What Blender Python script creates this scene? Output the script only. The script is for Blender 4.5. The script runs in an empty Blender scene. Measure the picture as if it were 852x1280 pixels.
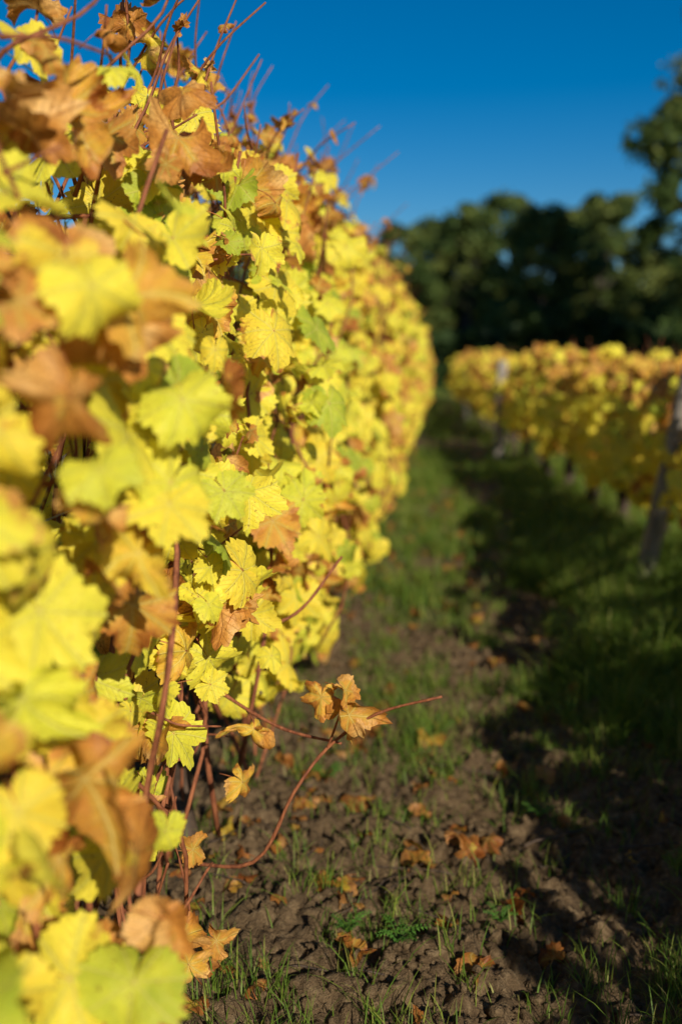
import bpy, math, numpy as np
from mathutils import Vector
RNG=np.random.default_rng(7)
sc=bpy.context.scene
D2R=math.pi/180
# ---------------------------------------------------------------- noise
_lat=np.random.default_rng(3).random((256,256))
def vnoise(x,y):
    x=np.asarray(x,float);y=np.asarray(y,float)
    xi=np.floor(x).astype(int);yi=np.floor(y).astype(int)
    fx=x-xi;fy=y-yi
    fx=fx*fx*(3-2*fx);fy=fy*fy*(3-2*fy)
    a=_lat[xi%256,yi%256];b=_lat[(xi+1)%256,yi%256]
    c=_lat[xi%256,(yi+1)%256];d=_lat[(xi+1)%256,(yi+1)%256]
    return (a*(1-fx)+b*fx)*(1-fy)+(c*(1-fx)+d*fx)*fy
def fbm(x,y,o=4):
    s=0;a=.5;t=0
    for i in range(o):
        s=s+a*vnoise(x*2**i+17.3*i,y*2**i+9.1*i);t+=a;a*=.5
    return s/t
def sstep(a,b,x):
    t=np.clip((np.asarray(x,float)-a)/(b-a),0,1);return t*t*(3-2*t)
def norm(v): return v/np.maximum(np.linalg.norm(v,axis=-1,keepdims=True),1e-9)
# ---------------------------------------------------------------- mesh
def make_mesh(name,V,loops,totals,mats=(),uv=None,col=None,midx=None,smooth=True):
    me=bpy.data.meshes.new(name)
    V=np.asarray(V,np.float32);loops=np.asarray(loops,np.int32);totals=np.asarray(totals,np.int32)
    me.vertices.add(len(V));me.vertices.foreach_set('co',V.ravel())
    me.loops.add(len(loops));me.loops.foreach_set('vertex_index',loops)
    me.polygons.add(len(totals))
    st=np.concatenate([[0],np.cumsum(totals)[:-1]]).astype(np.int32)
    me.polygons.foreach_set('loop_start',st);me.polygons.foreach_set('loop_total',totals)
    for m in mats: me.materials.append(m)
    if midx is not None: me.polygons.foreach_set('material_index',np.asarray(midx,np.int32))
    me.update(calc_edges=True)
    me.polygons.foreach_set('use_smooth',np.full(len(totals),smooth))
    if uv is not None:
        l=me.uv_layers.new(name='UVMap')
        l.data.foreach_set('uv',np.asarray(uv,np.float32)[loops].ravel())
    if col is not None:
        a=me.color_attributes.new('lc','FLOAT_COLOR','POINT')
        a.data.foreach_set('color',np.asarray(col,np.float32).ravel())
    me.validate(clean_customdata=False)
    return me
def add_obj(name,me,parent=None,loc=(0,0,0)):
    o=bpy.data.objects.new(name,me);sc.collection.objects.link(o)
    o.location=loc
    if parent: o.parent=parent
    return o
def empty(name):
    o=bpy.data.objects.new(name,None);sc.collection.objects.link(o);return o
class Acc:
    def __init__(s): s.V=[];s.L=[];s.T=[];s.n=0;s.C=[]
    def add(s,V,L,T,C=None):
        s.V.append(V);s.L.append(np.asarray(L)+s.n);s.T.append(T);s.n+=len(V)
        if C is None: C=np.tile([.5,.5,.5,1],(len(V),1))
        s.C.append(C)
    def mesh(s,name,mats,smooth=True):
        return make_mesh(name,np.concatenate(s.V),np.concatenate(s.L),np.concatenate(s.T),mats,col=np.concatenate(s.C),smooth=smooth)
def tube(acc,pts,rad,sides=6,c=.5):
    pts=np.asarray(pts,float);n=len(pts);rad=np.broadcast_to(np.asarray(rad,float),(n,))
    t=norm(np.gradient(pts,axis=0))
    up=np.array([0,0,1.]) if abs(t[0,2])<.9 else np.array([1.,0,0])
    a=norm(np.cross(t,up));b=np.cross(t,a)
    th=np.arange(sides)/sides*2*math.pi
    V=pts[:,None]+rad[:,None,None]*(a[:,None]*np.cos(th)[None,:,None]+b[:,None]*np.sin(th)[None,:,None])
    V=V.reshape(-1,3)
    i=np.arange(n-1)[:,None]*sides;j=np.arange(sides)[None];k=(j+1)%sides
    L=np.stack([i+j,i+k,i+sides+k,i+sides+j],-1).reshape(-1)
    T=np.full((n-1)*sides,4)
    cap=np.concatenate([np.arange(sides)[::-1],np.arange(sides)+(n-1)*sides])
    acc.add(V,np.concatenate([L,cap]),np.concatenate([T,[sides,sides]]),np.tile([c,c,c,1],(len(V),1)))
def smooth_path(P,n=24):
    P=np.asarray(P,float);m=len(P)
    Pe=np.vstack([2*P[0]-P[1],P,2*P[-1]-P[-2]])
    out=[]
    for u in np.linspace(0,m-1-1e-6,n):
        i=int(u);f=u-i;p0,p1,p2,p3=Pe[i:i+4]
        out.append(.5*((2*p1)+(-p0+p2)*f+(2*p0-5*p1+4*p2-p3)*f*f+(-p0+3*p1-3*p2+p3)*f**3))
    return np.array(out)
# ---------------------------------------------------------------- node helpers
def newmat(name):
    m=bpy.data.materials.new(name);m.use_nodes=True
    m.node_tree.nodes.clear();return m,m.node_tree.nodes,m.node_tree.links
class NT:
    def __init__(s,nt): s.n=nt.nodes;s.l=nt.links
    def link(s,v,sock):
        if isinstance(v,(int,float)): sock.default_value=v
        elif isinstance(v,(tuple,list)): sock.default_value=v
        else: s.l.new(v,sock)
    def math(s,op,a,b=0,c=0,clamp=False):
        m=s.n.new('ShaderNodeMath');m.operation=op;m.use_clamp=clamp
        for i,v in enumerate((a,b,c)): s.link(v,m.inputs[i])
        return m.outputs[0]
    def mix(s,f,a,b,mode='MIX'):
        m=s.n.new('ShaderNodeMix');m.data_type='RGBA';m.blend_type=mode
        s.link(f,m.inputs[0]);s.link(a,m.inputs[6]);s.link(b,m.inputs[7]);return m.outputs[2]
    def ramp(s,f,st):
        r=s.n.new('ShaderNodeValToRGB');e=r.color_ramp.elements
        while len(e)<len(st): e.new(.5)
        for i,(p,c) in enumerate(st): e[i].position=p;e[i].color=(*c,1)
        s.link(f,r.inputs[0]);return r.outputs[0]
    def sm(s,v,a,b):
        m=s.n.new('ShaderNodeMapRange');m.interpolation_type='SMOOTHSTEP'
        s.link(v,m.inputs[0]);m.inputs[1].default_value=a;m.inputs[2].default_value=b
        return m.outputs[0]
    def noise(s,vec,scale,det=3,rough=.55):
        t=s.n.new('ShaderNodeTexNoise');t.inputs['Scale'].default_value=scale
        t.inputs['Detail'].default_value=det;t.inputs['Roughness'].default_value=rough
        if vec is not None: s.l.new(vec,t.inputs['Vector'])
        return t.outputs['Fac']
    def attr(s):
        a=s.n.new('ShaderNodeAttribute');a.attribute_name='lc'
        p=s.n.new('ShaderNodeSeparateColor');s.l.new(a.outputs['Color'],p.inputs[0])
        return p.outputs[0],p.outputs[1],p.outputs[2]
    def pos(s):
        return s.n.new('ShaderNodeTexCoord').outputs['Object']
    def bump(s,h,st,dist=.01):
        b=s.n.new('ShaderNodeBump');b.inputs['Strength'].default_value=st;b.inputs['Distance'].default_value=dist
        s.link(h,b.inputs['Height']);return b.outputs[0]
    def leafout(s,col,trans,rough,spec,bump=None,tcol=None):
        p=s.n.new('ShaderNodeBsdfPrincipled');s.link(col,p.inputs['Base Color'])
        s.link(rough,p.inputs['Roughness']);p.inputs['Specular IOR Level'].default_value=spec
        t=s.n.new('ShaderNodeBsdfTranslucent');s.link(tcol if tcol is not None else col,t.inputs[0])
        if bump is not None: s.l.new(bump,p.inputs['Normal'])
        m=s.n.new('ShaderNodeMixShader');s.link(trans,m.inputs[0])
        s.l.new(p.outputs[0],m.inputs[1]);s.l.new(t.outputs[0],m.inputs[2])
        o=s.n.new('ShaderNodeOutputMaterial');s.l.new(m.outputs[0],o.inputs[0])
    def out(s,col,rough=.8,spec=.3,bump=None):
        p=s.n.new('ShaderNodeBsdfPrincipled');s.link(col,p.inputs['Base Color'])
        s.link(rough,p.inputs['Roughness']);p.inputs['Specular IOR Level'].default_value=spec
        if bump is not None: s.l.new(bump,p.inputs['Normal'])
        o=s.n.new('ShaderNodeOutputMaterial');s.l.new(p.outputs[0],o.inputs[0])
# ---------------------------------------------------------------- materials
def vine_leaf_mat(name='vine_leaf',dry=False):
    m,_,_=newmat(name);N=NT(m.node_tree)
    R,G,B=N.attr();P=N.pos()
    uv=N.n.new('ShaderNodeUVMap');sx=N.n.new('ShaderNodeSeparateXYZ');N.l.new(uv.outputs[0],sx.inputs[0])
    x,y=sx.outputs[0],sx.outputs[1]
    r=N.math('SQRT',N.math('ADD',N.math('MULTIPLY',x,x),N.math('MULTIPLY',y,y)))
    th=N.math('ABSOLUTE',N.math('ARCTAN2',x,y))
    d=N.math('PINGPONG',th,.435)
    p=N.math('MULTIPLY',r,N.math('SINE',d));s=N.math('MULTIPLY',r,N.math('COSINE',d))
    v1=N.math('SUBTRACT',1,N.sm(p,.005,.022))
    q=N.math('PINGPONG',N.math('SUBTRACT',s,N.math('MULTIPLY',p,1.1)),.075)
    v2=N.math('SUBTRACT',1,N.sm(q,.003,.014))
    v=N.math('MAXIMUM',v1,N.math('MULTIPLY',v2,.5))
    n1=N.noise(P,28,4);n2=N.noise(P,160,3);n3=N.noise(P,11,2)
    hue=N.math('ADD',R,N.math('MULTIPLY',N.math('SUBTRACT',n1,.5),.35))
    base=N.ramp(hue,[(0,(.42,.50,.04)),(.18,(.78,.76,.06)),(.38,(.98,.84,.07)),(.6,(.97,.71,.06)),(.8,(.82,.42,.06)),(1,(.54,.21,.045))])
    near=N.math('SUBTRACT',1,N.sm(p,.02,.13))
    base=N.mix(N.math('MULTIPLY',near,.24),base,(.58,.62,.05,1))
    base=N.mix(N.math('MULTIPLY',v,.42),base,(.96,.84,.30,1))
    e=N.math('ADD',N.math('MULTIPLY',B,.55),N.math('MULTIPLY',N.math('SUBTRACT',n1,.5),1.3))
    e=N.math('ADD',e,N.math('MULTIPLY',G,1.0))
    mask=N.sm(e,.78,.98)
    brown=N.ramp(n3,[(.32,(.32,.095,.016)),(.5,(.62,.265,.045)),(.66,(.80,.48,.15))])
    brown=N.mix(N.math('MULTIPLY',v,.5),brown,(.30,.105,.022,1))
    brown=N.mix(N.math('MULTIPLY',N.sm(n2,.45,.62),.3),brown,(.22,.075,.018,1))
    col=N.mix(mask,base,brown)
    spots=N.math('SUBTRACT',1,N.sm(n2,.30,.37))
    col=N.mix(N.math('MULTIPLY',spots,.6),col,(.24,.085,.02,1))
    if dry: col=N.mix(1.,col,(.60,.54,.60,1),'MULTIPLY')
    h=N.math('ADD',N.math('MULTIPLY',v,-1.),N.math('MULTIPLY',N.noise(P,90,3),1.6))
    bp=N.bump(h,.65,.003)
    tr=N.math('SUBTRACT',.38,N.math('MULTIPLY',mask,.14))
    N.leafout(col,tr,.5,.26,bp)
    return m
def simple_leaf(name,stops,scale,trans=.3,rough=.6):
    m,_,_=newmat(name);N=NT(m.node_tree);R,G,B=N.attr()
    n=N.noise(N.pos(),scale,3)
    f=N.math('ADD',N.math('MULTIPLY',R,.8),N.math('MULTIPLY',N.math('SUBTRACT',n,.4),.6))
    N.leafout(N.ramp(f,stops),trans,rough,.2);return m
M_leaf=vine_leaf_mat();M_dry=vine_leaf_mat('dry_leaf',True)
M_grass=simple_leaf('grass_blade',[(0,(.07,.13,.015)),(.40,(.13,.21,.025)),(.65,(.28,.30,.05)),(.9,(.46,.37,.16))],3,.32,.5)
M_tree=simple_leaf('tree_foliage',[(0,(.03,.055,.014)),(.35,(.075,.12,.028)),(.8,(.18,.20,.045))],.35,.26)
M_weed=simple_leaf('weed_leaf',[(0,(.05,.14,.02)),(1,(.12,.25,.03))],20,.3)
def bark(name,a,b,sc_=60,z=.3):
    m,_,_=newmat(name);N=NT(m.node_tree);mp=N.n.new('ShaderNodeMapping');mp.inputs['Scale'].default_value=(1,1,z)
    N.l.new(N.pos(),mp.inputs[0]);n=N.noise(mp.outputs[0],sc_,5,.65)
    N.out(N.ramp(n,[(.3,a),(.7,b)]),.7,.3,N.bump(n,.7,.006));return m
M_cane=bark('vine_cane_bark',(.12,.032,.014),(.38,.135,.055),70)
M_petiole=bark('leaf_stalk',(.38,.07,.03),(.60,.27,.08),60)
M_trunk=bark('vine_trunk_bark',(.03,.02,.013),(.12,.08,.055),50)
M_post=bark('weathered_post_wood',(.12,.10,.085),(.42,.37,.31),35,.12)
M_tbark=bark('tree_bark',(.03,.024,.018),(.10,.08,.06),6)
mw,_,_=newmat('wire_steel');N=NT(mw.node_tree);n=N.noise(N.pos(),30);N.out(N.ramp(n,[(.3,(.25,.26,.27)),(.7,(.45,.46,.48))]),.4,.5);M_wire=mw
def soil_mat(name,clod=False):
    m,_,_=newmat(name);N=NT(m.node_tree);P=N.pos()
    n1=N.noise(P,3,5);n2=N.noise(P,45,6,.7);n3=N.noise(P,240,3)
    c=N.ramp(n2,[(.28,(.06,.038,.020)),(.5,(.155,.10,.052)),(.72,(.33,.23,.125))])
    c=N.mix(N.math('MULTIPLY',N.sm(n1,.35,.7),.4),c,(.11,.07,.034,1))
    if not clod:
        R,G,B=N.attr()
        g=N.sm(N.math('ADD',R,N.math('MULTIPLY',N.math('SUBTRACT',N.noise(P,14,4),.5),.9)),.40,.9)
        gc=N.ramp(N.noise(P,30,4),[(.3,(.04,.065,.014)),(.55,(.09,.12,.025)),(.8,(.20,.17,.06))])
        c=N.mix(N.math('MULTIPLY',g,.72),c,gc)
    h=N.math('ADD',n2,N.math('MULTIPLY',n3,.5))
    N.out(c,.95,.15,N.bump(h,1.,.016));return m
M_soil=soil_mat('vineyard_soil');M_clod=soil_mat('clod_soil',True)
# ---------------------------------------------------------------- layout of the rows
def cxL(y): return -0.62+0.09*sstep(2.5,7.5,y)
def cxR(y): return np.interp(y,[-6,5.85,12.4,18,30],[1.48,1.46,1.03,.84,.64])
def cxR2(y): return np.interp(y,[-6,5.85,12.4,30],[3.3,3.25,2.85,2.5])
def grassiness(x,y):
    n=fbm(x*1.6+5,y*1.6+2,4);n2=fbm(x*5+1,y*5+7,3)
    g=(n-.5)*1.6+(n2-.5)*1.4+.13+.52*sstep(2.5,5.0,y)+.50*sstep(.40,.85,x)*sstep(2.2,3.2,y)
    g-= .18*np.exp(-((x-.42-.1*np.sin(y))/.2)**2)*sstep(2.5,4,y)
    g-= .20*np.exp(-((x-cxL(y))/.15)**2)
    g=np.where((x<-1)|(x>2),np.maximum(g,.5),g)
    return np.clip(g,0,1)
def gheight(x,y):
    near=np.exp(-np.maximum(np.hypot(x,y)-6,0)/6)
    r1=1-2*np.abs(fbm(x*14+1,y*14+4,3)-.5);r2=fbm(x*45+3,y*45,3)-.5
    h=.045*(fbm(x*1.1,y*1.1,3)-.5)+near*(1-.6*grassiness(x,y))*(.06*(fbm(x*8,y*8,3)-.5)+.055*(.8-r1)+.055*r2)
    h=h-.02*np.exp(-((x-.35)/.25)**2)*near+.04*np.exp(-((x-cxL(y))/.3)**2)
    return h
def spaced(lo,hi,far,fine,growth=1.12):
    a=list(np.arange(lo,hi,fine));s=fine
    while a[-1]<far: s*=growth;a.append(a[-1]+s)
    return a
xs=np.array(sorted([-v for v in spaced(0.009,1.2,1500,.009,1.1)]+spaced(0,1.7,1500,.009,1.1)))
ys=np.array(sorted([-v for v in spaced(-1.3,-1.28,600,.05,1.2)]+spaced(1.31,4.0,2500,.009,1.022)))
X,Y=np.meshgrid(xs,ys);Z=gheight(X,Y)
far=np.hypot(X,Y);Z=np.where(far>100,0,Z)
V=np.stack([X,Y,Z],-1).reshape(-1,3);nx,ny=len(xs),len(ys)
i=(np.arange(ny-1)[:,None]*nx+np.arange(nx-1)[None])
L=np.stack([i,i+1,i+1+nx,i+nx],-1).reshape(-1)
g=grassiness(X,Y).reshape(-1);C=np.stack([g,g,g,np.ones_like(g)],-1)
add_obj('ground',make_mesh('ground',V,L,np.full((ny-1)*(nx-1),4),[M_soil],col=C))
# ---------------------------------------------------------------- vine leaf templates
TH=[0,14,27,40,52,66,82,98,112,130,150,166,176,180]
def leaf_template(n,rings,rng,curl=0.,detail=True,petiole=True,deep=None):
    deep=rng.uniform(.1,1.) if deep is None else deep
    RR=np.array([1.07,.96,.85-.18*deep,.91-.04*deep,1.0,.92,.84-.14*deep,.88,.91,.86,.79,.65,.43,.10])
    RR=RR*(1+rng.normal(0,.03,len(RR)))
    th=np.linspace(-176,176,n)
    Rl=np.interp(np.abs(th),TH,RR)
    if detail:
        k=np.arange(n)%3;ph=rng.uniform(0,6)
        t=np.array([-.03,.08,.04])[k]*rng.uniform(.3,1.5,n)*(1+.5*np.sin(np.radians(th)*7+ph))
        t*=np.clip((172-np.abs(th))/25,0,1)
        Rl=Rl*(1+t-.02)
    Rl*=1+.04*np.sin(np.radians(th)*1+rng.uniform(0,6))+.03*np.sin(np.radians(th)*3+rng.uniform(0,6))
    tr=np.radians(th)
    fr=np.linspace(0,1,rings+1)[1:]**.8
    V=[[0,0,0]];B=[0]
    for f in fr:
        base=Rl if f>.97 else np.interp(np.abs(th),TH,RR)
        V+=list(np.stack([np.sin(tr)*base*f,np.cos(tr)*base*f,np.zeros(n)],-1));B+=[f]*n
    V=np.array(V,float);B=np.array(B)
    uv=V[:,:2].copy()
    r=np.hypot(V[:,0],V[:,1]);t=np.arctan2(V[:,0],V[:,1])
    z=-rng.uniform(-.15,.32)*r**2+rng.uniform(-.05,.28)*np.abs(V[:,0])*(1-.3*r)
    for m_ in (2,3,5): z+=rng.uniform(.02,.12)*(1+1.5*curl)*r**2*np.sin(m_*t+rng.uniform(0,6.3))
    if detail:
        z+=rng.uniform(.0,.03)*r**2*np.sin(9*t+rng.uniform(0,6))+.012*(1+curl*3)*r**3*np.sin(17*t+rng.uniform(0,6))
        z+=(.03+.04*curl)*np.sin(V[:,0]*5+rng.uniform(0,6))*np.sin(V[:,1]*5+rng.uniform(0,6))
        d=np.abs((np.abs(t)+.435)%.87-.435);z+=.035*r*np.clip(1-d/.12,0,1)*-1
    V[:,2]=z
    kx=rng.normal(0,.4)+rng.choice([-1,1])*curl*rng.uniform(.6,1.4);ky=rng.uniform(-1.,.25)-curl*rng.uniform(-.8,1.2)
    for ax,k in ((0,kx),(1,ky)):
        if abs(k)<1e-3: continue
        a=V[:,ax].copy();zz=V[:,2].copy()
        V[:,ax]=(1/k-zz)*np.sin(k*a);V[:,2]=1/k-(1/k-zz)*np.cos(k*a)
    loops=[];tot=[]
    for j in range(n-1):
        loops+=[0,1+j,2+j];tot.append(3)
    for q in range(rings-1):
        o=1+q*n
        for j in range(n-1):
            loops+=[o+j,o+n+j,o+n+j+1,o+j+1];tot.append(4)
    mi=[0]*len(tot)
    if petiole:
        o=len(V);L_=rng.uniform(.8,1.6);sg=rng.uniform(-.3,.3)
        P=smooth_path([[0,.02,0],[sg*.3,-.3*L_,-.18],[sg,-.65*L_,-.75*L_*.8]],4)
        a=Acc();tube(a,P,[.024,.019,.020,.028],3)
        V=np.vstack([V,a.V[0]]);uv=np.vstack([uv,np.zeros((len(a.V[0]),2))]);B=np.concatenate([B,np.zeros(len(a.V[0]))])
        loops+=list(a.L[0]+o);tot+=list(a.T[0]);mi+=[1]*len(a.T[0])
    return dict(V=V,uv=uv,B=B,L=np.array(loops),T=np.array(tot),mi=np.array(mi))
rt=np.random.default_rng(11)
T_NEAR=[leaf_template(79,4,rt,c) for c in [0,.1,.05,.2,.1,.3,0,.15,.1,.35,.05,.4,.2,0,.5,.1]]
T_NEARC=[leaf_template(79,4,rt,c) for c in [.7,1.0,1.3,.8,1.6,1.1,1.9,.9,2.2,1.4]]
NN,NC=len(T_NEAR),len(T_NEARC)
T_MID=[leaf_template(25,2,rt,c,False) for c in [0,.1,.2,.3,.1,.2]]
T_MIDC=[leaf_template(25,2,rt,c,False) for c in [.8,1.2,1.6,1.]]
T_FAR=[leaf_template(13,1,rt,c,False,False) for c in [0,.1,.3,.5]]
def scatter(name,temps,pos,nrm,tip,scale,R,G,tidx,parent,mat=None):
    out=dict(V=[],uv=[],C=[],L=[],T=[],mi=[]);off=0
    nrm=norm(nrm);ya=norm(tip-nrm*np.sum(tip*nrm,-1,keepdims=True));xa=np.cross(ya,nrm)
    for ti,t in enumerate(temps):
        s=np.where(tidx==ti)[0];k=len(s)
        if k==0: continue
        asp=(1+.12*np.sin(s*12.9898))[:,None,None]
        W=(t['V'][None,:,0,None]*xa[s][:,None]*asp+t['V'][None,:,1,None]*ya[s][:,None]+t['V'][None,:,2,None]*nrm[s][:,None])*scale[s][:,None,None]+pos[s][:,None]
        nv=len(t['V']);out['V'].append(W.reshape(-1,3));out['uv'].append(np.tile(t['uv'],(k,1)))
        c=np.ones((k,nv,4));c[:,:,0]=R[s][:,None];c[:,:,1]=G[s][:,None];c[:,:,2]=t['B'][None]
        out['C'].append(c.reshape(-1,4))
        out['L'].append((t['L'][None]+off+np.arange(k)[:,None]*nv).reshape(-1))
        out['T'].append(np.tile(t['T'],k));out['mi'].append(np.tile(t['mi'],k));off+=k*nv
    me=make_mesh(name,np.concatenate(out['V']),np.concatenate(out['L']),np.concatenate(out['T']),[mat or M_leaf,M_petiole],uv=np.concatenate(out['uv']),col=np.concatenate(out['C']),midx=np.concatenate(out['mi']))
    return add_obj(name,me,parent)
def leaf_colors(n,rng,z=None,brown=0.2):
    R=rng.beta(4,4,n)*.5+.16
    u=rng.random(n)
    R=np.where(u<.20,rng.uniform(-.03,.22,n),R)
    br=rng.random(n)<brown
    R=np.where(br,rng.uniform(.72,1.0,n),R)
    G=np.where(br,rng.uniform(.35,.75,n),rng.beta(1.5,4,n)*.5)
    return R,G,br
# ---------------------------------------------------------------- left row
left=empty('grapevine_row')
def zt(y): return 1.60+.14*sstep(1.6,2.4,y)+.10*sstep(2.4,3.6,y)+.22*(vnoise(y*2.1,3.3)-.5)+.18*(vnoise(y*7,8.3)-.5)
def zb(y): return .20+.38*np.exp(-((y-1.85)/.50)**2)+.22*(vnoise(y*3,1.2)-.5)
def row_points(n,y0,y1,rng,cx,zb,zt,hw,facep=(.62,.2),rough=0.):
    y=rng.uniform(y0,y1,n);u=rng.random(n)
    z=zb(y)+(zt(y)-zb(y))*u
    prof=hw*(.50+.65*np.sin(np.pi*np.clip(u*.86+.1,0,1)))*(.45+1.05*vnoise(y*2.9+40,z*3.6))
    prof=np.maximum(prof+rough*(vnoise(y*8+11,z*8+3)-.5),.03)
    w=rng.random(n);s=np.where(w<facep[0],1,np.where(w<facep[0]+facep[1],0,-1))
    x=cx(y)+np.where(s==0,rng.uniform(-1,1,n)*prof*.8,s*(prof+rng.normal(0,.035,n)))
    return np.stack([x,y,z],-1),s,u
def orient(n,s,u,rng,sp=.45):
    sx=np.where(s==0,rng.choice([-1,1],n),s)
    m=np.stack([.62*sx,np.full(n,-.60),.36+.5*sstep(.85,1,u)],-1)+rng.normal(0,sp,(n,3))
    t=np.stack([rng.normal(.15,.4,n)*sx,rng.normal(0,.7,n),np.full(n,-1.)],-1)
    return m,t
def left_section(name,n,y0,y1,temps,curlT,seed,sc0,sc1,brown):
    rng=np.random.default_rng(seed)
    pos,s,u=row_points(n,y0,y1,rng,cxL,zb,zt,.195,(.60,.22),.13)
    keep=fbm(pos[:,1]*6,pos[:,2]*6,3)+.46*rng.random(n)>.62
    keep&=~((pos[:,1]<2.6)&(pos[:,1]>1.15)&(u<.22)&(rng.random(n)<.5))
    pos,s,u=pos[keep],s[keep],u[keep];n=len(pos)
    m,t=orient(n,s,u,rng)
    by=pos[:,1]
    pb=brown+.40*sstep(.74,1.0,u)+.16*sstep(2.2,4,by)+.15*np.exp(-((by-1.0)/.25)**2)*sstep(.5,.75,u)+.5*sstep(.57,.70,fbm(by*4+9,pos[:,2]*4,2))
    R,G,_=leaf_colors(n,rng,brown=0)
    br=rng.random(n)<pb
    R=np.where(br,rng.uniform(.64,1.03,n),R);G=np.where(br,rng.uniform(.2,.85,n),G)
    ti=rng.integers(0,len(temps),n)
    if curlT: ti=np.where(br&(rng.random(n)<.8),len(temps)+rng.integers(0,len(curlT),n),ti)
    scl=(sc0+(sc1-sc0)*rng.random(n)**1.2)*(1-.25*sstep(.85,1,u))
    scatter(name,temps+curlT,pos,m,t,scl,R,G,ti,left)
left_section('foliage_near',3700,-.9,4.2,T_NEAR,T_NEARC,21,.028,.080,.09)
left_section('foliage_mid',5000,4.2,10,T_MID,T_MIDC,23,.040,.08,.12)
left_section('foliage_far',7500,10,29,T_FAR,[],24,.05,.085,.17)
rng=np.random.default_rng(35)
n=42
y=rng.uniform(.66,1.10,n);z=rng.uniform(.34,1.42,n)
pos=np.stack([rng.uniform(-.51,-.39,n)-.08*sstep(1.2,1.5,z),y,z],-1)
m,t=orient(n,np.ones(n),np.zeros(n),rng,.45)
R,G,br=leaf_colors(n,rng,brown=.14);hi=(z>1.06)&(rng.random(n)<.6)
R=np.where(hi,rng.uniform(.6,.92,n),R);G=np.where(hi,rng.uniform(.2,.6,n),G)
scatter('foliage_front',T_NEAR+T_NEARC,pos,m,t,rng.uniform(.035,.066,n),R,G,rng.integers(0,NN+NC,n),left)
# canes, trunks, wires
ac=Acc();at=Acc()
rng=np.random.default_rng(5)
def cane(y,x0,z0,h,r=.0045,wob=.06,lean=0):
    k=7;P=[]
    for j in range(k):
        f=j/(k-1);P.append([x0+rng.normal(0,wob*.5)+lean*f,y+rng.normal(0,wob),z0+h*f])
    tube(ac,smooth_path(P,18),np.linspace(r,r*.5,18),6)
for y in np.arange(-.8,6,.036):
    c=float(cxL(y));z0=.06+rng.random()*.4;cane(y,c+rng.normal(.05,.08),z0,float(zt(y))-z0-rng.random()*.25,rng.uniform(.003,.007),.075,rng.normal(.02,.05))
for y in np.arange(6,29,.25): cane(y,float(cxL(y)),.4,rng.uniform(1,1.4),.005)
for k in range(80):
    y=rng.uniform(1.0,4.2);z=rng.uniform(.4,1.6);c=float(cxL(y));L_=rng.uniform(.2,.5);a=rng.uniform(-.6,2.6)
    P=[[c+.02,y,z]]
    for j in range(3): P.append([c+.11+.05*j+rng.normal(0,.02),y+math.cos(a)*L_*(j+1)/3+rng.normal(0,.02),z+math.sin(a)*L_*(j+1)/3*.6+rng.normal(0,.02)])
    tube(ac,smooth_path(P,12),np.linspace(.0042,.002,12),5)
tipP=[]
for y in list(rng.uniform(1.5,4.8,80))+list(rng.uniform(4.5,16,40)):
    c=float(cxL(y));h=rng.uniform(.05,.34);x0=c+rng.normal(.03,.07);z0=float(zt(y))-.14
    lx=rng.normal(.10,.11);ly=rng.normal(0,.10)
    P=[[x0+lx*(j/4)**1.5+rng.normal(0,.008),y+ly*(j/4)**1.5+rng.normal(0,.008),z0+(h+.1)*j/4] for j in range(5)]
    S=smooth_path(P,14);tube(ac,S,np.linspace(.0042,.0018,14),5);tipP+=[S[5],S[8],S[11]]
low=[([[-.50,1.80,.22],[-.33,1.72,.27],[-.25,1.70,.42],[-.19,1.72,.50],[-.10,1.70,.575],[.015,1.66,.625]],.0042),
     ([[-.60,2.0,.62],[-.46,1.9,.56],[-.30,1.82,.50],[-.17,1.78,.485]],.0048),
     ([[-.62,2.0,.55],[-.45,2.02,.62],[-.30,2.05,.66],[-.20,2.1,.78]],.0055),
     ([[-.57,1.58,.0],[-.545,1.58,.25],[-.53,1.56,.5],[-.50,1.56,.75],[-.48,1.6,1.0]],.0095),
     ([[-.60,1.48,.02],[-.57,1.50,.30],[-.51,1.42,.6],[-.48,1.45,.85]],.008),
     ([[-.56,1.75,.05],[-.52,1.7,.38],[-.46,1.72,.58],[-.50,1.8,.9]],.0045),
     ([[-.58,1.9,.02],[-.54,1.88,.3],[-.52,1.85,.6],[-.48,1.9,.9]],.0055),
     ([[-.62,2.15,.02],[-.58,2.1,.3],[-.50,2.12,.5],[-.48,2.1,.8]],.005),
     ([[-.62,1.3,.05],[-.52,1.32,.3],[-.47,1.25,.5],[-.45,1.2,.8]],.007),
     ([[-.70,1.2,.45],[-.5,1.3,.36],[-.42,1.45,.30],[-.38,1.6,.33]],.004),
     ([[-.70,1.5,.20],[-.56,1.5,.33],[-.46,1.5,.36],[-.40,1.45,.52]],.0035),
     ([[-.55,1.6,.55],[-.48,1.55,.62],[-.42,1.55,.60],[-.36,1.6,.58]],.003),
     ([[-.52,1.65,.45],[-.46,1.6,.40],[-.43,1.62,.25],[-.44,1.66,.10]],.003),
     ([[-.50,1.45,.02],[-.49,1.47,.2],[-.52,1.5,.4],[-.50,1.5,.6]],.004),
     ([[-.66,1.7,.30],[-.55,1.62,.22],[-.48,1.55,.26],[-.43,1.5,.38]],.004),
     ([[-.19,1.72,.50],[-.17,1.70,.56],[-.155,1.69,.61]],.0025)]
for P,r in low: tube(ac,smooth_path(P,26),np.linspace(r,r*.55,26)*(1+.12*np.sin(np.arange(26)*1.9)),8)
add_obj('canes',ac.mesh('canes',[M_cane]),left)
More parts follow.
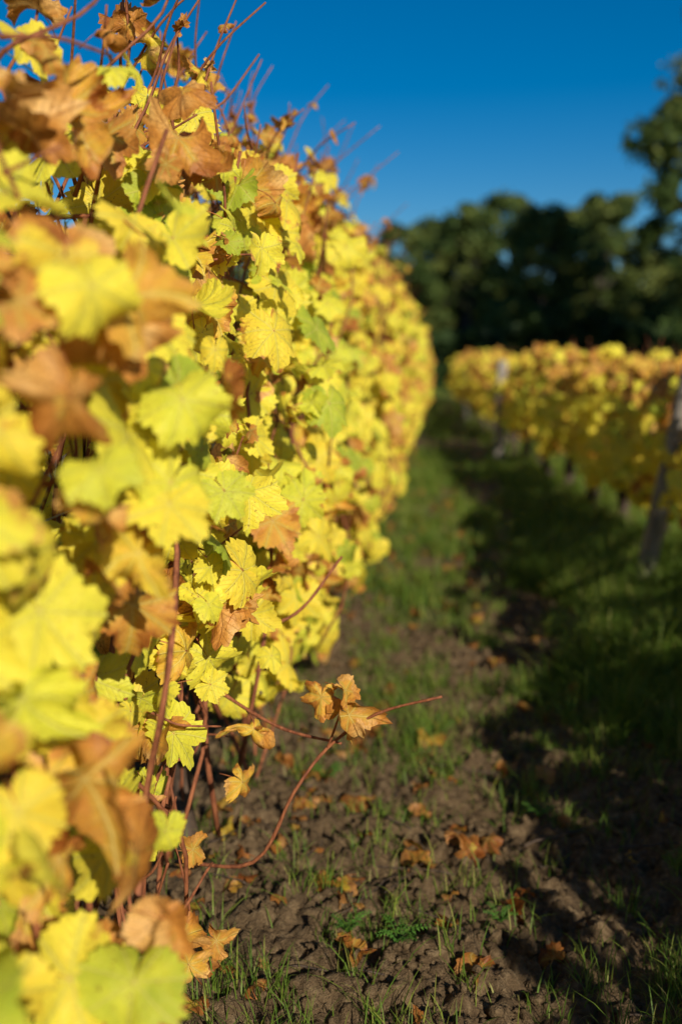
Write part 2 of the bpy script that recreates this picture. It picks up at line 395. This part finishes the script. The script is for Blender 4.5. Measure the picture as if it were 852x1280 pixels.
for y in np.arange(-.6,28,.95):
    c=float(cxL(y));P=[[c+rng.normal(0,.02),y+rng.normal(0,.03),-.05],[c+rng.normal(0,.03),y+.03,.18],[c+rng.normal(0,.03),y-.03,.38],[c,y+.05,.55]]
    tube(at,smooth_path(P,14),np.linspace(.03,.018,14)*(1+.15*rng.normal(0,1,14)),8)
    tube(at,smooth_path([[c,y+.03,.5],[c,y+.2,.58],[c+.02,y+.55,.57]],10),np.linspace(.016,.007,10),6)
add_obj('trunks',at.mesh('trunks',[M_trunk]),left)
aw=Acc()
for z in (.58,.95,1.35,1.60):
    for sd in (-.035,.035):
        yy=np.linspace(-1,28,60);tube(aw,np.stack([cxL(yy)+sd,yy,z+.01*np.sin(yy*1.1)],-1),.0013,4)
add_obj('trellis_wires',aw.mesh('wires',[M_wire]),left)
tp=np.array(tipP);n=len(tp)
m=rng.normal(0,.6,(n,3))+[.4,-.4,.3];t=rng.normal(0,.5,(n,3))+[0,0,-.7]
keep=rng.random(n)<.42
R=rng.uniform(.6,1,n);G=rng.uniform(.3,.8,n)
scatter('shoot_leaves',T_NEARC,tp[keep],m[keep],t[keep],rng.uniform(.015,.05,n)[keep],R[keep],G[keep],rng.integers(0,NC,n)[keep],left)
LP=np.array([[-.155,1.69,.62],[-.15,1.70,.57],[-.20,1.71,.60],[-.33,1.75,.52],[-.36,1.78,.40],[-.44,1.70,.30],[-.40,1.70,.62],[-.43,1.6,.68],
 [-.47,1.5,.42],[-.50,1.62,.45],[-.42,1.55,.22],[-.38,1.62,.17],[-.52,1.3,.20],[-.48,1.35,.27],[-.45,1.42,.12],[-.40,1.5,.20],[-.52,1.7,.42],[-.33,1.95,.60],[-.36,1.9,.70],[-.45,1.62,.55]])
n=len(LP);m=rng.normal(0,.3,(n,3))+[.5,-.7,.3];t=rng.normal(0,.4,(n,3))+[.2,0,-.8]
R=np.array([.85,.9,.8,.75,.8,.85,.4,.45,.3,.35,.85,.9,.15,.4,.75,.8,.2,.4,.5,.38]);G=np.where(R>.7,.5,.12)
scatter('low_leaves',T_NEAR+T_NEARC,LP,m,t,rng.uniform(.032,.052,n),R,G,np.where(R>.7,NN+rng.integers(0,NC,n),rng.integers(0,12,n)),left)
# ---------------------------------------------------------------- right rows
def side_row(parent,cx,seed,secs,ztop):
    rng=np.random.default_rng(seed)
    ztf=lambda y:ztop+.36*(vnoise(y*1.6+seed,5.5)-.5)+.28*(vnoise(y*5,seed+.5)-.5)
    zbf=lambda y:.38+.32*(vnoise(y*2.2,seed+9.2)-.5)
    for nm,n,y0,y1,T,s0,s1 in secs:
        pos,s,u=row_points(n,y0,y1,rng,cx,zbf,ztf,.23,(.30,.28),.12)
        k=vnoise(pos[:,1]*1.1+seed*3,2.2)+.35*rng.random(n)>.36
        k&=fbm(pos[:,1]*4,pos[:,2]*4+seed,2)+.5*rng.random(n)>.64
        pos,s,u=pos[k],s[k],u[k];n=len(pos)
        m,t=orient(n,s,u,rng,.45);m[:,1]-=.65
        R,G,_=leaf_colors(n,rng,brown=0)
        br=rng.random(n)<(.12+.55*sstep(.55,1,u)+.35*sstep(.58,.7,fbm(pos[:,1]*2+5,pos[:,2]*3,2)))
        R=np.where(br,rng.uniform(.66,1.03,n),R*.9+.06);G=np.where(br,rng.uniform(.2,.75,n),G*.7)
        scatter(nm,T,pos,m,t,rng.uniform(s0,s1,n),R,G,rng.integers(0,len(T),n),parent)
    a=Acc();b=Acc()
    for y in np.arange(secs[0][2],secs[-1][3],.95):
        c=float(cx(y));P=[[c+rng.normal(0,.02),y,-.05],[c+rng.normal(0,.04),y+.04,.2],[c+rng.normal(0,.04),y-.03,.4],[c,y+.05,.6]]
        tube(a,smooth_path(P,12),np.linspace(.050,.028,12)*(1+.15*rng.normal(0,1,12)),7)
    for y in np.arange(secs[0][2],secs[-1][3],.14):
        c=float(cx(y))+rng.normal(0,.08);h=rng.uniform(.5,1.0)
        P=[[c+rng.normal(0,.03),y+rng.normal(0,.04),.4+h*j/4] for j in range(5)]
        tube(b,smooth_path(P,9),np.linspace(.0045,.002,9),4)
    add_obj('trunks',a.mesh('t',[M_trunk]),parent);add_obj('canes',b.mesh('c',[M_cane]),parent)
    w=Acc()
    for z in (.55,.9,1.08):
        yy=np.linspace(secs[0][2],secs[-1][3],40);tube(w,np.stack([cx(yy),yy,np.full(40,z)],-1),.0015,4)
    add_obj('trellis_wires',w.mesh('w',[M_wire]),parent)
r1=empty('grapevine_row')
side_row(r1,cxR,41,[('foliage_near',2300,-4,4.4,T_MID+T_MIDC,.045,.075),('foliage_mid',2800,4.4,10,T_MID+T_MIDC,.045,.078),('foliage_far',5500,10,29,T_FAR,.045,.08)],1.20)
r2=empty('grapevine_row')
side_row(r2,cxR2,43,[('foliage',9000,-4,29,T_FAR,.05,.085)],1.12)
# ---------------------------------------------------------------- posts
def post(x,y,h,r,lean=(0,0),seed=0):
    rg=np.random.default_rng(seed);n=22;sd=14
    V=[];f=np.linspace(0,1,n);th=np.arange(sd)/sd*2*math.pi
    for j in range(n):
        rr=r*(1.06-.12*f[j])*(1+.07*np.sin(th*3+seed)+.04*np.sin(th*5+f[j]*4)+.02*rg.normal(0,1,sd))
        if j==n-1: rr=rr*.8
        cxx=lean[0]*f[j]+.012*math.sin(f[j]*4+seed);cyy=lean[1]*f[j]
        V.append(np.stack([x+cxx+rr*np.cos(th),y+cyy+rr*np.sin(th),np.full(sd,-.12+(h+.12)*f[j]+(0 if j<n-1 else .01))+.0*th],-1))
    V=np.concatenate(V);i=np.arange(n-1)[:,None]*sd;jj=np.arange(sd)[None];k=(jj+1)%sd
    L=np.concatenate([np.stack([i+jj,i+k,i+sd+k,i+sd+jj],-1).reshape(-1),np.arange(sd)+(n-1)*sd])
    add_obj('wooden_post',make_mesh('wooden_post',V,L,np.concatenate([np.full((n-1)*sd,4),[sd]]),[M_post]))
post(1.04,5.25,1.22,.046,(.19,-.30),1)
post(.72,11.7,1.18,.060,(.02,0),2)
post(.55,19.5,1.15,.05,(0,0),5)
post(float(cxL(5.2)),5.2,1.6,.045,(0,0),3)
post(float(cxL(11)),11,1.6,.045,(0,0),4)
# ---------------------------------------------------------------- grass
def grass(name,n,xr,yr,hmin,hmax,w,seed,thr=.22,clump=True,power=1.,base=.04,per=22):
    rng=np.random.default_rng(seed)
    x=rng.uniform(*xr,n);y=yr[0]+(yr[1]-yr[0])*rng.random(n)**power
    if clump:
        nc=n//per+1
        k=rng.integers(0,nc,n);cx_=rng.uniform(*xr,nc);cy_=yr[0]+(yr[1]-yr[0])*rng.random(nc)**power
        u=rng.random(n)<.85
        gk=grassiness(cx_,cy_);kk=rng.random(nc)<sstep(thr,.85,gk)*.95+base
        x=np.where(u,cx_[k]+rng.normal(0,.022,n),x);y=np.where(u,cy_[k]+rng.normal(0,.022,n),y)
        ok=np.where(u,kk[k],rng.random(n)<sstep(thr,.85,grassiness(x,y))*.9+base*.4)
        x,y=x[ok],y[ok];n=len(x)
    g=grassiness(x,y)
    h=rng.uniform(hmin,hmax,n)*(.6+.8*g);ww=w*rng.uniform(.6,1.3,n)
    a=rng.uniform(0,6.283,n);ln=rng.uniform(.15,1.0,n)*h
    z=gheight(x,y)-.008
    dx,dy=np.cos(a),np.sin(a);b=a+math.pi/2+rng.normal(0,.4,n);sx,sy=np.cos(b),np.sin(b)
    rows=[]
    for f,wf in ((0,.8),(.4,1.),(.75,.65)):
        px=x+dx*ln*f**1.8;py=y+dy*ln*f**1.8;pz=z+h*(f-.25*f*f*(ln/h))
        for sg in (-1,1): rows.append(np.stack([px+sg*sx*ww*wf,py+sg*sy*ww*wf,pz],-1))
    rows.append(np.stack([x+dx*ln,y+dy*ln,z+h*(1-.3*(ln/h))],-1))
    V=np.stack(rows,1).reshape(-1,3)
    L=(np.array([0,1,3,2,2,3,5,4,4,5,6])[None]+np.arange(n)[:,None]*7).reshape(-1)
    T=np.tile([4,4,3],n);R=np.repeat(rng.beta(2,3,n),7);C=np.stack([R,R,R,np.ones_like(R)],-1)
    return add_obj(name,make_mesh(name,V,L,T,[M_grass],col=C))
gp=empty('grass')
grass('blades_near',80000,(-1.3,1.9),(1.2,4.5),.03,.11,.0014,51,.26,base=.04).parent=gp
grass('blades_tufts',7000,(-.6,1.4),(1.4,3.6),.05,.15,.0013,57,.9,base=.16,per=24).parent=gp
grass('blades_tall',24000,(.40,1.7),(2.2,6.0),.09,.24,.0018,55,.34).parent=gp
grass('blades_mid',80000,(-1.3,3.2),(4.5,12),.04,.12,.0026,52,.18).parent=gp
grass('blades_far',50000,(-2,4.5),(12,40),.06,.14,.006,53,.1).parent=gp
# ---------------------------------------------------------------- fallen leaves, clods, weeds
rng=np.random.default_rng(61)
n=520;y=1.3+rng.random(n)**1.5*11;x=np.where(rng.random(n)<.6,cxL(y)+np.abs(rng.normal(.1,.45,n)),rng.uniform(-.7,1.6,n))
x=np.concatenate([x,[.10,-.03,-.20,-.17,.00,.52,.58,.07,.14]]);y=np.concatenate([y,[2.25,2.2,2.55,2.6,2.95,1.75,1.82,2.28,2.35]]);n=len(x)
pos=np.stack([x,y,gheight(x,y)+.014],-1);pos[-9:,2]+=.018
m=rng.normal(0,.5,(n,3))+[0,0,1.];t=rng.normal(0,1,(n,3))
R=rng.uniform(.6,1.15,n);G=rng.uniform(.3,1.,n);s_=rng.uniform(.016,.042,n);s_[-9:]=.050
scatter('fallen_leaves',T_NEAR+T_NEARC,pos,m,t,s_,R,G,NN-2+rng.integers(0,NC+2,n),None,M_dry)
tw=Acc()
for k in range(90):
    x0,y0=rng.uniform(-.6,1.2),rng.uniform(1.5,4.5);a=rng.uniform(0,6.3);l=rng.uniform(.04,.22)
    q=np.linspace(0,1,6);px=x0+np.cos(a)*l*q+rng.normal(0,.004,6);py=y0+np.sin(a)*l*q+rng.normal(0,.004,6)
    tube(tw,np.stack([px,py,np.max(gheight(px,py))+.004+0*q],-1),rng.uniform(.0012,.003),5)
add_obj('fallen_twigs',tw.mesh('fallen_twigs',[M_trunk]))
import bmesh
bm=bmesh.new();bmesh.ops.create_icosphere(bm,subdivisions=2,radius=1);bm.verts.ensure_lookup_table()
iv=np.array([v.co[:] for v in bm.verts]);il=np.array([[v.index for v in f.verts] for f in bm.faces]).reshape(-1);bm.free()
n=14000;y=1.3+rng.random(n)**1.4*4.5;x=rng.uniform(-.9,1.5,n)
g=grassiness(x,y);k=rng.random(n)<1.25-1.3*g;x,y=x[k],y[k]
r=.002+.018*rng.random(len(x))**4;z=gheight(x,y);n=len(x)
rad=1+rng.normal(0,.2,(n,len(iv)));dirn=rng.normal(0,1.6,(n,3,3))
fac=np.ones((n,len(iv)))
for q_ in range(3): fac*=1-.35*(np.sum(iv[None]*dirn[:,q_][:,None],-1)>.75)
q=iv[None]*(rad*fac)[...,None]
q=q*rng.uniform(.6,1.35,(n,1,3))*r[:,None,None]+np.stack([x,y,z+r*.2],-1)[:,None]
L=(il[None]+np.arange(n)[:,None]*len(iv)).reshape(-1)
add_obj('soil_clods',make_mesh('soil_clods',q.reshape(-1,3),L,np.full(len(L)//3,3),[M_clod],smooth=True))
def weed(x,y,s,seed):
    rg=np.random.default_rng(seed);a=Acc();z=float(gheight(x,y))
    for j in range(9):
        an=j*2.4+rg.random();ln=s*rg.uniform(.6,1.1)
        d=np.array([math.cos(an),math.sin(an),0])
        P=smooth_path([[x,y,z],list(np.array([x,y,z])+d*ln*.5+[0,0,ln*.6]),list(np.array([x,y,z])+d*ln+[0,0,ln*.7])],8)
        tube(a,P,np.linspace(.0014,.0007,8),4,.4)
        sd=np.array([-d[1],d[0],0])
        for q_ in range(2,8):
            for sg in (-1,1):
                w=ln*.30*(1.1-q_/11);b=P[q_];o=sd*sg
                V=np.array([b,b+o*w*.5+d*w*.35+[0,0,.004],b+o*w+d*w*.5,b+o*w*.6-d*w*.12+[0,0,.003]])
                c=rg.random();a.add(V,[0,1,2,3],[4],np.tile([c,c,c,1],(4,1)))
    add_obj('weed_plant',a.mesh('weed_plant',[M_weed],False))
for j,(x,y,s) in enumerate([(-.06,1.86,.055),(-.17,1.92,.045),(.28,2.5,.045),(.02,3.1,.06),(.45,3.3,.06),(.15,2.0,.035),(-.3,2.7,.05),(.6,2.3,.05)]): weed(x,y,s,j)
# ---------------------------------------------------------------- trees
def tree_mesh(seed,H,W,nclump,per,leaf,low=.12):
    rg=np.random.default_rng(seed);b=Acc()
    P=[[rg.normal(0,.1)*j,rg.normal(0,.1)*j,H*.85*j/5-.3*(j==0)] for j in range(6)]
    S=smooth_path(P,16);tube(b,S,np.linspace(H*.025,H*.004,16),9,.2)
    cs=[]
    for k in range(nclump):
        u=low+(1-low)*rg.random()**.8
        wr=W*math.sin(math.pi*min(1,(u*.80+.16)))**.7*rg.uniform(.15,1.)**.6
        an=rg.uniform(0,6.283)
        c=np.array([math.cos(an)*wr,math.sin(an)*wr,u*H]);cs.append(c)
        if k%4==0:
            st=S[int(min(.9,max(.1,u*.8))*15)];tube(b,smooth_path([st,(st+c)/2+[0,0,-.1*W],c],7),np.linspace(H*.009,H*.002,7),5,.2)
    cs=np.array(cs);cr=rg.uniform(.10,.28,nclump)*W
    idx=np.repeat(np.arange(nclump),per);n=len(idx)
    d=norm(rg.normal(0,1,(n,3)));rr=rg.random(n)**.45
    c=cs[idx]+d*(rr*cr[idx])[:,None]*[1,1,.7]
    u0=norm(d+[0,0,.5]+rg.normal(0,.7,(n,3)))
    u=norm(np.cross(u0,rg.normal(0,1,(n,3))));v=np.cross(u0,u)
    s=leaf*rg.uniform(.5,1.3,n)[:,None]
    V=np.stack([c-u*s,c+v*s*.5,c+u*s,c-v*s*.5],1).reshape(-1,3)
    R=np.repeat(np.clip(rg.random(nclump)[idx]*.7+rg.random(n)*.3,0,1),4)
    C=np.stack([R,R,R,np.ones_like(R)],-1)
    nb=b.n;Vb=np.concatenate(b.V);Lb=np.concatenate(b.L);Tb=np.concatenate(b.T)
    return make_mesh('tree',np.vstack([Vb,V]),np.concatenate([Lb,np.arange(n*4)+nb]),np.concatenate([Tb,np.full(n,4)]),[M_tbark,M_tree],
        col=np.vstack([np.concatenate(b.C),C]),midx=np.concatenate([np.zeros(len(Tb)),np.ones(n)]),smooth=False)
TM=[tree_mesh(71,9,3.0,90,120,.16,.06),tree_mesh(72,9,2.5,80,120,.16,.05),tree_mesh(73,9,3.4,100,110,.17,.08)]
TT=tree_mesh(76,13,3.9,170,170,.16,.05)
spots=[(-13,44,1.0,0),(-9,42,.85,1),(-5.2,45,.78,2),(-1.8,43,.74,0),(1.3,44,.86,1),(4.0,41,.78,2),(6.8,43,.86,0),(9.2,46,.72,1),(13,44,.9,2),(17,42,1.0,0),(22,45,1.1,1),(-.2,50,.86,2),(3.4,51,1.0,0),(7.2,50,.97,1),(5.4,47,.86,2),(1.2,48,.84,1)]
for j,(x,y,s,k) in enumerate(spots):
    o=add_obj('deciduous_tree',TM[k],None,(x,y,0));o.scale=(s,s,s);o.rotation_euler=(0,0,j*1.7)
o=add_obj('deciduous_tree',TT,None,(9.35,30.5,0));o.scale=(.97,.97,.97)
o=add_obj('deciduous_tree',TT,None,(16,33,0));o.rotation_euler=(0,0,2)
rg=np.random.default_rng(81);n=52000
x=rg.uniform(-60,70,n);y=rg.uniform(50,58,n)
top=6.2+2*(vnoise(x*.25,1.5)-.5)+1*(vnoise(x*.9,4.5)-.5);z=rg.random(n)**.8*top
k=rg.random(n)<.25;y=np.where(k,rg.uniform(38,40,n),y);z=np.where(k,rg.random(n)*(2+1.2*vnoise(x*.5,7)),z)
c=np.stack([x,y,z],-1);u=norm(rg.normal(0,1,(n,3)));v=norm(np.cross(u,rg.normal(0,1,(n,3))));s=rg.uniform(.2,.45,n)[:,None]
V=np.stack([c-u*s,c+v*s*.6,c+u*s,c-v*s*.6],1).reshape(-1,3);R=np.repeat(vnoise(x*.8,z*.8)*.2-.12,4);C=np.stack([R,R,R,R*0+1],-1)
add_obj('distant_woodland',make_mesh('distant_woodland',V,np.arange(4*n),np.full(n,4),[M_tree],col=C,smooth=False))
# ---------------------------------------------------------------- light, sky, camera
EL,AZ=27,27
w=bpy.data.worlds.new('World');sc.world=w;w.use_nodes=True
nt=w.node_tree;nt.nodes.clear();sk=nt.nodes.new('ShaderNodeTexSky');sk.sky_type='NISHITA';sk.sun_disc=False
sk.sun_elevation=EL*D2R;sk.sun_rotation=(180-AZ)*D2R;sk.air_density=1.0;sk.dust_density=.4;sk.ozone_density=4.5
hs=nt.nodes.new('ShaderNodeHueSaturation');hs.inputs['Saturation'].default_value=1.45
bg=nt.nodes.new('ShaderNodeBackground');bg.inputs[1].default_value=.076
ow=nt.nodes.new('ShaderNodeOutputWorld');nt.links.new(sk.outputs[0],hs.inputs['Color']);nt.links.new(hs.outputs[0],bg.inputs[0]);nt.links.new(bg.outputs[0],ow.inputs[0])
sl=bpy.data.lights.new('sun','SUN');sl.energy=5;sl.angle=.5*D2R;sl.color=(1,.93,.79)
so=bpy.data.objects.new('sun',sl);sc.collection.objects.link(so)
e,a_=EL*D2R,AZ*D2R
so.rotation_euler=Vector((-math.cos(e)*math.sin(a_),math.cos(e)*math.cos(a_),-math.sin(e))).to_track_quat('-Z','Y').to_euler()
cam=bpy.data.cameras.new('camera');co=bpy.data.objects.new('camera',cam);sc.collection.objects.link(co)
co.location=(0,0,1.2);co.rotation_euler=((90-8.7)*D2R,0,5.5*D2R)
cam.sensor_fit='VERTICAL';cam.sensor_height=36;cam.sensor_width=24;cam.lens=35;cam.clip_start=.05;cam.clip_end=5000
cam.dof.use_dof=True;cam.dof.focus_distance=1.75;cam.dof.aperture_fstop=1.6
sc.camera=co
sc.view_settings.view_transform='Standard';sc.view_settings.look='None';sc.view_settings.exposure=0
